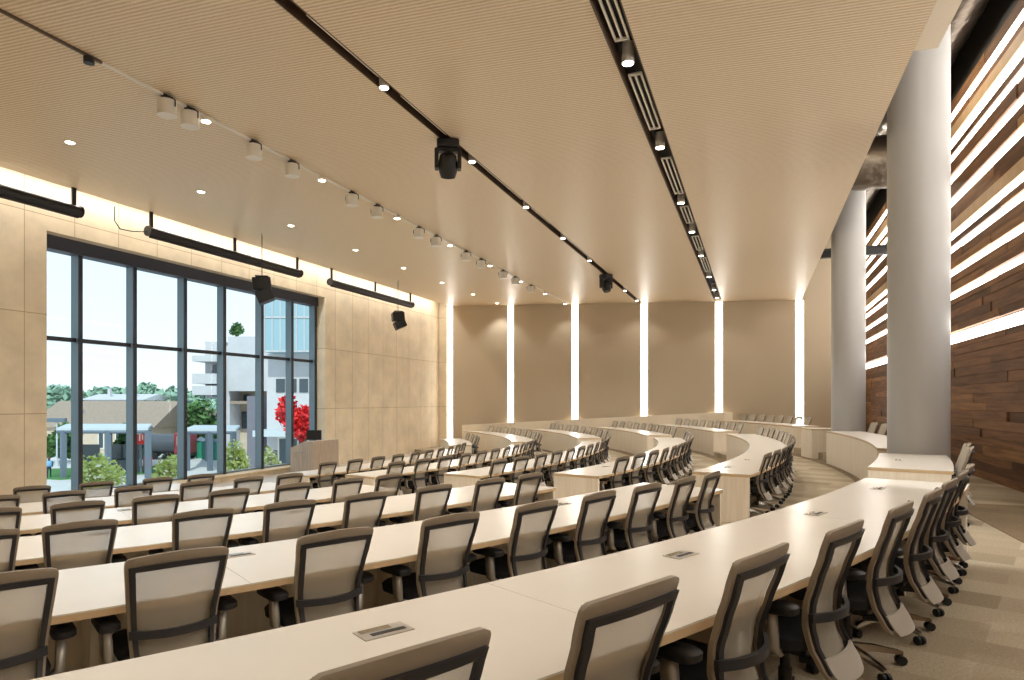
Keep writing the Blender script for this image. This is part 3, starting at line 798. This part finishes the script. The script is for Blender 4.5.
# ================================================================ OUTSIDE
GZ = EYE - 6.5
bm = B_(); boxb(bm, -330, WX - 2, -60, 330, GZ - .5, GZ); structure('ground', bm, 'paving')
def gpt(px, py):
    Z = 6.5 * F / (py - HY); p = at_depth(px, py, Z); return Vector((p.x, p.y, GZ))
def leafcloud(bm, c, rx, ry, rz, n, s, rd, mi=0):
    for _ in range(n):
        while True:
            d = Vector((rd.uniform(-1, 1), rd.uniform(-1, 1), rd.uniform(-1, 1)))
            if .25 < d.length < 1: break
        p = Vector(c) + Vector((d.x * rx, d.y * ry, d.z * rz))
        a = Vector((rd.gauss(0, 1), rd.gauss(0, 1), rd.gauss(0, 1))).normalized(); b = a.orthogonal().normalized()
        if rd.random() < .5: b = a.cross(b)
        q = s * rd.uniform(.6, 1.4)
        vs = [bm.verts.new(p + v) for v in (-a * q, b * q * .55, a * q, -b * q * .55)]
        bm.faces.new(vs).material_index = mi
def tree(name, base, h, rad, lab, cat, leaf, n, s, grp=None, seed=1, crown0=.3, extra=None, clumps=7):
    rd = random.Random(seed); t = empty(name, base); tag(t, lab, cat, grp)
    bm = B_(); cyl(bm, (0, 0, 0), (0, 0, h * (crown0 + .25)), rad * .09 + .04, rad * .05 + .02, n=10)
    for i in range(4):
        an = rd.uniform(0, 6.28); cyl(bm, (0, 0, h * crown0), (math.cos(an) * rad * .5, math.sin(an) * rad * .5, h * (crown0 + .3)), rad * .04 + .02, .02, n=6)
    obj('trunk', bm, 'bark', t, smooth=40)
    bm = B_(); ch = h * (1 - crown0)
    for i in range(clumps):
        an = 6.28 * i / clumps + rd.uniform(-.3, .3); rr = rad * rd.uniform(.2, .6)
        leafcloud(bm, (math.cos(an) * rr, math.sin(an) * rr, h * crown0 + ch * rd.uniform(.25, .75)), rad * .5, rad * .5, ch * .28, n // clumps, s, rd)
    if extra:
        leafcloud(bm, (0, 0, h * crown0 + ch * .55), rad * .95, rad * .95, ch * .45, extra, s * .8, rd, 1)
    obj('crown', bm, [leaf, 'blossom'], t)
# shrubby young trees just outside the glass
for i, (px, top, Z, rad) in enumerate(((99, 456, 24, .95), (168, 453, 26, .62), (237, 442, 27, .62), (270, 448, 30, .5))):
    p = at_depth(px, top, Z); tree('blossom_tree', (p.x, p.y, GZ), p.z - GZ + .05, rad, 'pale green blossoming young tree, %s outside the window from its left end' % ORD[i], 'tree', 'leaf_pale', 1100, .10, 'young blossoming trees outside the window', 20 + i, .52, 200)
# lawn and far tree line
bm = B_()
p0 = [gpt(20, 478), gpt(60, 480), gpt(150, 474), gpt(175, 470), gpt(160, 466), gpt(20, 470)]
prism(bm, [(p.x, p.y) for p in p0], GZ, GZ + .05); tag(obj('lawn', bm, 'lawn'), 'green lawn strip around the pavilion posts on the plaza', 'lawn', kind='stuff')
rd = random.Random(5)
for i in range(26):
    px = 20 + i * 7.6 + rd.uniform(-3, 3); Z = (132, 150, 168)[i % 3] + rd.uniform(-3, 3); p = at_depth(px, 388 + rd.uniform(-6, 5), Z)
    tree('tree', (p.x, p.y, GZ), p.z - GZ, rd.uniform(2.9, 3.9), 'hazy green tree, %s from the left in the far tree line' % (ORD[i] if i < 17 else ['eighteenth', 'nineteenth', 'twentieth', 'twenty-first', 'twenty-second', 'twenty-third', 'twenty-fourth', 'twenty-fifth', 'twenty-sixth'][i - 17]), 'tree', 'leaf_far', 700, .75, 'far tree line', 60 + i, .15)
for i, (px, py, Z, rad) in enumerate(((150, 398, 100, 3.2), (163, 397, 102, 3.4), (177, 399, 98, 3.0), (200, 395, 90, 3.4), (62, 424, 70, 1.8), (132, 423, 68, 1.8))):
    p = at_depth(px, py, Z); tree('tree', (p.x, p.y, GZ), p.z - GZ, rad, 'full green tree %s' % ('behind the house gable, left one', 'behind the house gable, middle one', 'behind the house gable, right one', 'left of the grey balcony building', 'behind the pavilion left post', 'behind the pavilion right half')[i], 'tree', 'leaf', 1500, .38, 'green trees on the plaza', 90 + i, .12)
rt = [(292, 394, 40, 1.15), (305, 404, 40, .75)]
for i, (px, py, Z, rad) in enumerate(rt):
    p = at_depth(px, py, Z); tree('red_tree', (p.x, p.y, GZ), p.z - GZ, rad, ('tall bright red leaved tree outside the far window panes', 'lower bright red leaved tree beside the last mullion')[i], 'tree', 'leaf_red', 1100, .17, 'red trees', 130 + i, .62)

# pavilion: flat canopy on steel posts
def pavilion(px0, px1, Zf, Zb, ptop, posts, lab):
    c0, c1 = at_depth(px0, HY, Zf), at_depth(px1, HY, Zf); d0, d1 = at_depth(px0 + 10, HY, Zb), at_depth(px1 + 4, HY, Zb)
    zt_ = EYE + (HY - ptop) / F * Zf
    t = empty('pavilion', ((c0.x + d1.x) / 2, (c0.y + d1.y) / 2, GZ)); tag(t, lab, 'pavilion', 'open canopies on the plaza')
    o = Vector(t.location)
    bm = B_(); prism(bm, [(v.x - o.x, v.y - o.y) for v in (c0, c1, d1, d0)], zt_ - o.z - .12, zt_ - o.z + .1); obj('canopy_roof', bm, 'canopy', t)
    bm = B_()
    for a, b in ((c0, c1), (d0, d1)):
        a2, b2 = a - o, b - o; a2.z = b2.z = zt_ - o.z - .25; cyl(bm, a2, b2, .14, n=6)
    obj('beam', bm, 'steel', t)
    for f, back in posts:
        p = (d0.lerp(d1, f) if back else c0.lerp(c1, f)) - o
        bm = B_(); box(bm, (p.x, p.y, (zt_ - o.z) / 2 - .08), (.4, .4, zt_ - o.z - .16), rz=-YAW); obj('post', bm, 'steel', t)
    return t
pavilion(57, 148, 56, 66, 429, ((.07, 0), (.5, 1), (.56, 0), (.93, 1), (1, 0)), 'large steel pavilion with pale flat roof outside the left panes')
pavilion(184, 236, 62, 72, 430, ((.06, 0), (.5, 0), (.95, 0), (.3, 1)), 'smaller pale roofed canopy before the grey balcony building')

# house with a long roof
def house(px0, px1, Z, eave, ridge, depth, lab, wall='stucco', roof='roof', wins=()):
    a, b = at_depth(px0, HY, Z), at_depth(px1, HY, Z)
    u = (b - a); w = u.length; u.normalize(); n = Vector((-u.y, u.x, 0))
    if n.dot(Vector((-sa, ca, 0))) < 0: n = -n
    ze, zr = EYE + (HY - eave) / F * Z - GZ, EYE + (HY - ridge) / F * (Z + depth / 2) - GZ
    t = empty('house', (a.x, a.y, GZ), math.atan2(u.y, u.x)); tag(t, lab, 'house', None)
    sgn = 1
    bm = B_(); boxb(bm, 0, w, 0, depth, 0, ze); obj('walls', bm, wall, t)
    bm = B_()
    pr = [(-.5, ze - .15), (depth / 2, zr), (depth + .5, ze - .15), (depth / 2, ze - .3)]
    lo = [bm.verts.new((-.5, y, z)) for y, z in pr]; hi = [bm.verts.new((w + .5, y, z)) for y, z in pr]
    for i in range(4): bm.faces.new((lo[i], lo[(i + 1) % 4], hi[(i + 1) % 4], hi[i]))
    bm.faces.new(lo); bm.faces.new(hi); obj('roof', bm, roof, t)
    for x0, x1, z0, z1 in wins:
        bm = B_(); boxb(bm, x0 * w, x1 * w, -.08, .02, z0, z1); f = obj('window', bm, 'white_metal', t)
        bm = B_(); boxb(bm, x0 * w + .12, x1 * w - .12, -.1, -.07, z0 + .12, z1 - .12); obj('pane', bm, 'window_dark', f)
    for xv in (.28, .72):
        bm = B_(); boxb(bm, xv * w, xv * w + .5, depth * .22, depth * .22 + .5, ze + .4, ze + 2.0); obj('roof_vent', bm, 'concrete', t)
    return t
house(30, 152, 82, 426, 401, 12, 'long low house with grey brown roof behind the pavilion', wins=((.25, .31, 1.2, 2.6), (.56, .61, .6, 2.8), (.70, .75, 1.2, 2.6)))
house(155, 190, 96, 421, 408, 12, 'smaller pale house right of the long roofed house', wall='concrete')
house(84, 142, 122, 399, 394, 10, 'distant flat pale building below the far tree line', wall='concrete', roof='concrete')

# grey balcony building
o0 = at_depth(197, HY, 76); u = Vector((ca, sa, 0)); nn = Vector((-sa, ca, 0))
t = empty('balcony_building', (o0.x, o0.y, GZ), YAW); tag(t, 'pale grey concrete building with stacked balconies outside the window', 'building')
k_ = 76 / F
def hz(py): return 6.5 + (HY - py) * k_
def wx(px): return (px - 197) * k_
bm = B_(); boxb(bm, wx(197), wx(216), 2, 14, hz(398) , hz(340)); boxb(bm, wx(214), wx(226), 1, 14, hz(450), hz(345)); obj('stair_tower', bm, 'concrete', t)
bm = B_(); boxb(bm, wx(226), wx(268), .5, 16, hz(391), hz(336)); obj('upper_block', bm, 'concrete', t)
bm = B_(); boxb(bm, wx(226), wx(268), 4, 16, 0, hz(391)); obj('lower_block', bm, 'stucco', t)
for y0, y1 in ((384, 374), (395, 386), (362, 356)):
    bm = B_(); boxb(bm, wx(197), wx(221), -1.2, 2.2, hz(y0), hz(y1)); obj('balcony', bm, 'concrete', t)
for i, (a, b, y0, y1) in enumerate(((228, 234, 430, 412), (238, 246, 418, 404), (250, 258, 430, 412), (230, 236, 402, 394), (205, 212, 372, 364), (205, 212, 385, 396))):
    y0, y1 = max(y0, y1), min(y0, y1)
    bm = B_(); yy = 3.9 if i < 4 else 1.9
    boxb(bm, wx(a), wx(b), yy - .1, yy + .1, hz(y0), hz(y1)); obj('window', bm, 'window_dark', t)
bm = B_(); boxb(bm, wx(228), wx(262), .5, 4, hz(404), hz(401)); obj('terrace_slab', bm, 'roof', t)
p = at_depth(236, 325, 80); tree('tree', (p.x, p.y, EYE + (HY - 337) * k_), 2.2, .9, 'small green tree growing on the grey building roof', 'tree', 'leaf', 500, .22, None, 150, .2)
# dark clad wall block
a = at_depth(247, HY, 60); bm = B_(); s = 60 / F
boxb(bm, 0, 15 * s, 0, 4, 0, 6.5 + 5 * s); o = obj('clad_block', bm, 'concrete_dark', loc=(a.x, a.y, GZ)); o.rotation_euler = (0, 0, YAW)
tag(o, 'plain purple grey clad block between canopy and red trees', 'building')
# glass tower with podium storey
a = at_depth(264, HY, 56); s = 56 / F
t = empty('glass_building', (a.x, a.y, GZ), YAW); tag(t, 'tall pale blue glass fronted building behind the far panes', 'building')
H_ = lambda py: 6.5 + (HY - py) * s
bm = B_(); boxb(bm, 0, 70 * s, 0, 10, H_(352), H_(215)); obj('glass_front', bm, 'curtain_glass', t)
bm = B_()
for i in range(9): boxb(bm, i * 8 * s, i * 8 * s + .08, -.08, 0, H_(352), H_(215))
for py in (352, 318, 285, 250): boxb(bm, 0, 70 * s, -.08, 0, H_(py), H_(py) + .12)
obj('glazing_bars', bm, 'concrete', t)
bm = B_(); boxb(bm, -.5, 70 * s, 2, 10, H_(452), H_(352)); obj('lower_wall', bm, 'concrete', t)
bm = B_(); boxb(bm, -.5, 70 * s, -1.2, 3, H_(436), H_(430)); obj('entrance_canopy', bm, 'canopy', t)
for i, px in enumerate((268, 280, 292, 304)):
    bm = B_(); boxb(bm, (px - 264) * s, (px - 255) * s, 1.9, 2.02, H_(392), H_(378)); obj('window', bm, 'window_dark', t)
bm = B_(); boxb(bm, 6 * s, 38 * s, 1.8, 2.0, 0, H_(438)); dr = obj('entrance_door', bm, 'white_metal', t)
for i in range(3):
    bm = B_(); boxb(bm, (8 + i * 10) * s, (16 + i * 10) * s, 1.74, 1.8, .2, H_(440)); obj('pane', bm, 'window_dark', dr)

# plaza pieces: round red engine, green kiosks, sign, banner, lamp post, person
g = gpt(165, 459); t = empty('locomotive', (g.x, g.y, GZ), YAW); tag(t, 'dark round boiler locomotive with red rear cab on the plaza', 'locomotive'); t.scale = (.72, .72, .72)
bm = B_(); cyl(bm, (-3.4, 0, 2.3), (2.2, 0, 2.3), 1.6, n=24); cyl(bm, (-2.4, 0, 3.8), (-2.4, 0, 4.6), .3, n=12); obj('boiler', bm, 'boiler', t, smooth=40)
bm = B_(); boxb(bm, 2.0, 4.4, -1.5, 1.5, .8, 4.2); obj('cab', bm, 'barn_red', t, bevel=.3)
bm = B_(); boxb(bm, 2.6, 3.8, -1.56, -1.48, 2.2, 3.6); obj('cab_window', bm, 'stucco', t)
bm = B_(); boxb(bm, -3.4, 4.4, -1.3, 1.3, .5, .9); obj('frame', bm, 'black_metal', t)
for x in (-2.6, -.9, .8, 3.6):
    for s_ in (-1.4, 1.4):
        bm = B_(); cyl(bm, (x, s_ - .1, .55), (x, s_ + .1, .55), .55, n=18); obj('wheel', bm, 'black_metal', t, smooth=40)
for i, px in enumerate((201, 207, 213)):
    g = gpt(px, 458 + i); t = empty('kiosk', (g.x, g.y, GZ)); tag(t, 'green drum kiosk under the smaller canopy, %s from the left' % ORD[i], 'kiosk', 'green kiosks')
    bm = B_(); cyl(bm, (0, 0, 0), (0, 0, 2.0), .55, n=16); obj('body', bm, 'green_paint', t, smooth=40)
    bm = B_(); cyl(bm, (0, 0, 2.0), (0, 0, 2.4), .7, .1, n=16); obj('cap', bm, 'steel', t, smooth=40)
g = gpt(141, 474); k2 = 6.5 / (474 - HY)
t = empty('sign', (g.x, g.y, GZ), YAW); tag(t, 'red sign with white strokes on a post by the pavilion', 'sign')
bm = B_(); box(bm, (0, 0, 1.6), (.12, .12, 3.2)); obj('post', bm, 'steel', t)
bm = B_(); box(bm, (0, -.08, 3.3), (.75, .06, 1.3)); pn = obj('panel', bm, 'sign_red', t)
bm = B_(); box(bm, (-.1, -.12, 3.6), (.4, .02, .12)); box(bm, (-.05, -.12, 3.25), (.12, .02, .6)); box(bm, (.2, -.12, 3.3), (.1, .02, .5)); obj('white_strokes', bm, 'white_metal', pn)
g = gpt(148, 473)
t = empty('banner', (g.x, g.y, GZ), YAW); tag(t, 'narrow green and red banner standing right of the pavilion', 'banner')
bm = B_(); boxb(bm, -.36, .36, -.03, .03, .4, 1.5); obj('lower_print', bm, 'sign_red', t)
bm = B_(); boxb(bm, -.36, .36, -.03, .03, 1.5, 3.0); obj('upper_print', bm, 'leaf', t)
bm = B_(); cyl(bm, (-.4, 0, 0), (-.4, 0, 3.1), .04, n=8); obj('pole', bm, 'steel', t)
g = gpt(57, 466)
t = empty('street_lamp', (g.x, g.y, GZ), YAW); tag(t, 'pale grey lamp post left of the pavilion near the wall edge', 'street lamp')
bm = B_(); cyl(bm, (0, 0, 0), (0, 0, 4.4), .1, .07, n=10); cyl(bm, (0, 0, 0), (0, 0, .6), .2, n=10); obj('pole', bm, 'canopy', t, smooth=40)
bm = B_(); boxb(bm, -.9, .9, -.2, .2, 4.4, 4.8); obj('lamp_head', bm, 'steel', t, bevel=.05)

a0 = at_depth(98, HY, 60); 
for i, px in enumerate((88, 112, 128)):
    p = at_depth(px, HY, 61); t = empty('market_stall', (p.x, p.y, GZ), YAW); tag(t, 'dark service counter under the large pavilion, %s from left' % ORD[i], 'stall', 'counters under the pavilion')
    bm = B_(); boxb(bm, -.85, .85, -.4, .4, 0, 1.05); obj('counter', bm, 'concrete_dark', t, bevel=.03)
    bm = B_(); boxb(bm, -.95, .95, -.5, .5, 1.05, 1.13); obj('counter_top', bm, 'steel', t)
    bm = B_(); boxb(bm, -.85, .85, .3, .4, 1.13, 2.5); obj('back_panel', bm, 'window_dark', t)
# one walker on the plaza: a continuous skinned body
g = gpt(49, 478)
t = empty('person', (g.x, g.y, GZ), YAW + .6); tag(t, 'person walking on the plaza in light blue top and dark trousers', 'person')
verts = [(0, 0, .92), (0, 0, 1.15), (0, 0, 1.38), (0, 0, 1.5), (0, -.02, 1.62), (0, -.02, 1.72),
         (-.19, 0, 1.4), (-.26, .08, 1.14), (-.24, -.06, .9), (.19, 0, 1.4), (.26, -.1, 1.15), (.24, -.24, .95),
         (-.1, 0, .88), (-.11, -.14, .5), (-.11, -.2, .08), (-.11, -.34, .04), (.1, 0, .88), (.11, .1, .5), (.11, .32, .12), (.11, .22, .04)]
edg = [(0, 1), (1, 2), (2, 3), (3, 4), (4, 5), (2, 6), (6, 7), (7, 8), (2, 9), (9, 10), (10, 11), (0, 12), (12, 13), (13, 14), (14, 15), (0, 16), (16, 17), (17, 18), (18, 19)]
rad = [.15, .14, .15, .06, .085, .09, .06, .045, .035, .06, .045, .035, .09, .06, .042, .035, .09, .06, .042, .035]
me = bpy.data.meshes.new('body'); me.from_pydata(verts, edg, []); body = bpy.data.objects.new('body', me); col.objects.link(body); body.parent = t
md = body.modifiers.new('skin', 'SKIN'); sv = me.skin_vertices[0].data if me.skin_vertices else None
if sv is None:
    bmx = bmesh.new(); bmx.from_mesh(me); bmx.verts.layers.skin.verify(); bmx.to_mesh(me); bmx.free(); sv = me.skin_vertices[0].data
for v, r_ in zip(sv, rad): v.radius = (r_, r_)
sv[0].use_root = True
body.modifiers.new('sub', 'SUBSURF').levels = 1; me.materials.append(M['navy_cloth'])
bm = B_(); loft(bm, [[Vector((w * math.cos(a), .6 * w * math.sin(a), z)) for a in [2 * PI * j / 12 for j in range(12)]] for z, w in ((.95, .24), (1.15, .235), (1.35, .25), (1.46, .16))]); obj('shirt', bm, 'blue_cloth', t)
bm = B_(); loft(bm, [[Vector((w * math.cos(a), w * math.sin(a), z)) for a in [2 * PI * j / 12 for j in range(12)]] for z, w in ((1.56, .09), (1.66, .115), (1.74, .11), (1.79, .06))]); obj('hair', bm, 'bark', t)
bm = B_(); box(bm, (.0, .24, 1.25), (.3, .16, .42)); obj('backpack', bm, 'red_cloth', t, bevel=.05)

# ================================================================ LIGHT
def area(name, loc, rot, sx_, sy_, e, c=(1, .975, .93), spread=180):
    d = bpy.data.lights.new(name, 'AREA'); d.shape = 'RECTANGLE'; d.size = sx_; d.size_y = sy_; d.energy = e; d.color = c; d.spread = math.radians(spread)
    o = bpy.data.objects.new(name, d); col.objects.link(o); o.location = loc; o.rotation_euler = rot; return o
# unseen spot added to brighten the walkway beside the nearest row
o = spot((1.95, 6.0, ceil_h(1.95) - .06), 900, 36, .35, .05)
o.rotation_euler = (Vector((2.35, 9.7, lev(1))) - Vector(o.location)).to_track_quat('-Z', 'Y').to_euler()
# added fill lamps without fittings, brightening the open plenum
for x, y in ((3.4, 7.0), (3.4, 16.5), (3.4, 26.0)):
    d = bpy.data.lights.new('plenum_fill', 'POINT'); d.energy = 220; d.shadow_soft_size = .1; d.color = (1, .9, .76)
    o = bpy.data.objects.new('plenum_fill', d); col.objects.link(o); o.location = (x - .9, y, EYE + 7.4)
# cove strip above the window wall
area('cove_strip', (-15.6, 16, ceil_h(-15.6) + .35), (0, math.radians(-12), 0), .12, 31, 520)
sun = bpy.data.lights.new('sun', 'SUN'); sun.energy = 3.2; sun.angle = .01; sun.color = (1, .95, .86)
so = bpy.data.objects.new('sun', sun); col.objects.link(so); so.rotation_euler = (math.radians(38), math.radians(28), 0)

w = SC.world or bpy.data.worlds.new('world'); SC.world = w; w.use_nodes = True
nt = w.node_tree; bg = nt.nodes['Background']
tcw = nt.nodes.new('ShaderNodeTexCoord'); sxyz = nt.nodes.new('ShaderNodeSeparateXYZ'); nt.links.new(tcw.outputs['Generated'], sxyz.inputs[0])
rw = nt.nodes.new('ShaderNodeValToRGB'); rw.color_ramp.elements[0].position = 0; rw.color_ramp.elements[0].color = (.93, .96, .98, 1)
rw.color_ramp.elements[1].position = .5; rw.color_ramp.elements[1].color = (.62, .80, 1, 1)
nt.links.new(sxyz.outputs['Z'], rw.inputs[0]); nt.links.new(rw.outputs[0], bg.inputs['Color']); bg.inputs['Strength'].default_value = 1.25

# ================================================================ CAMERA
cd = bpy.data.cameras.new('camera'); cd.sensor_width = 36; cd.lens = F / 1024 * 36; cd.shift_y = (HY - 340) / 1024
cd.clip_start = .05; cd.clip_end = 1000
co = bpy.data.objects.new('camera', cd); col.objects.link(co); co.location = (0, 0, EYE); co.rotation_euler = (PI / 2, 0, YAW)
SC.camera = co
vs_ = SC.view_settings; vs_.view_transform = 'Standard'; vs_.look = 'None'; vs_.gamma = 1; vs_.use_curve_mapping = False; vs_.exposure = .12
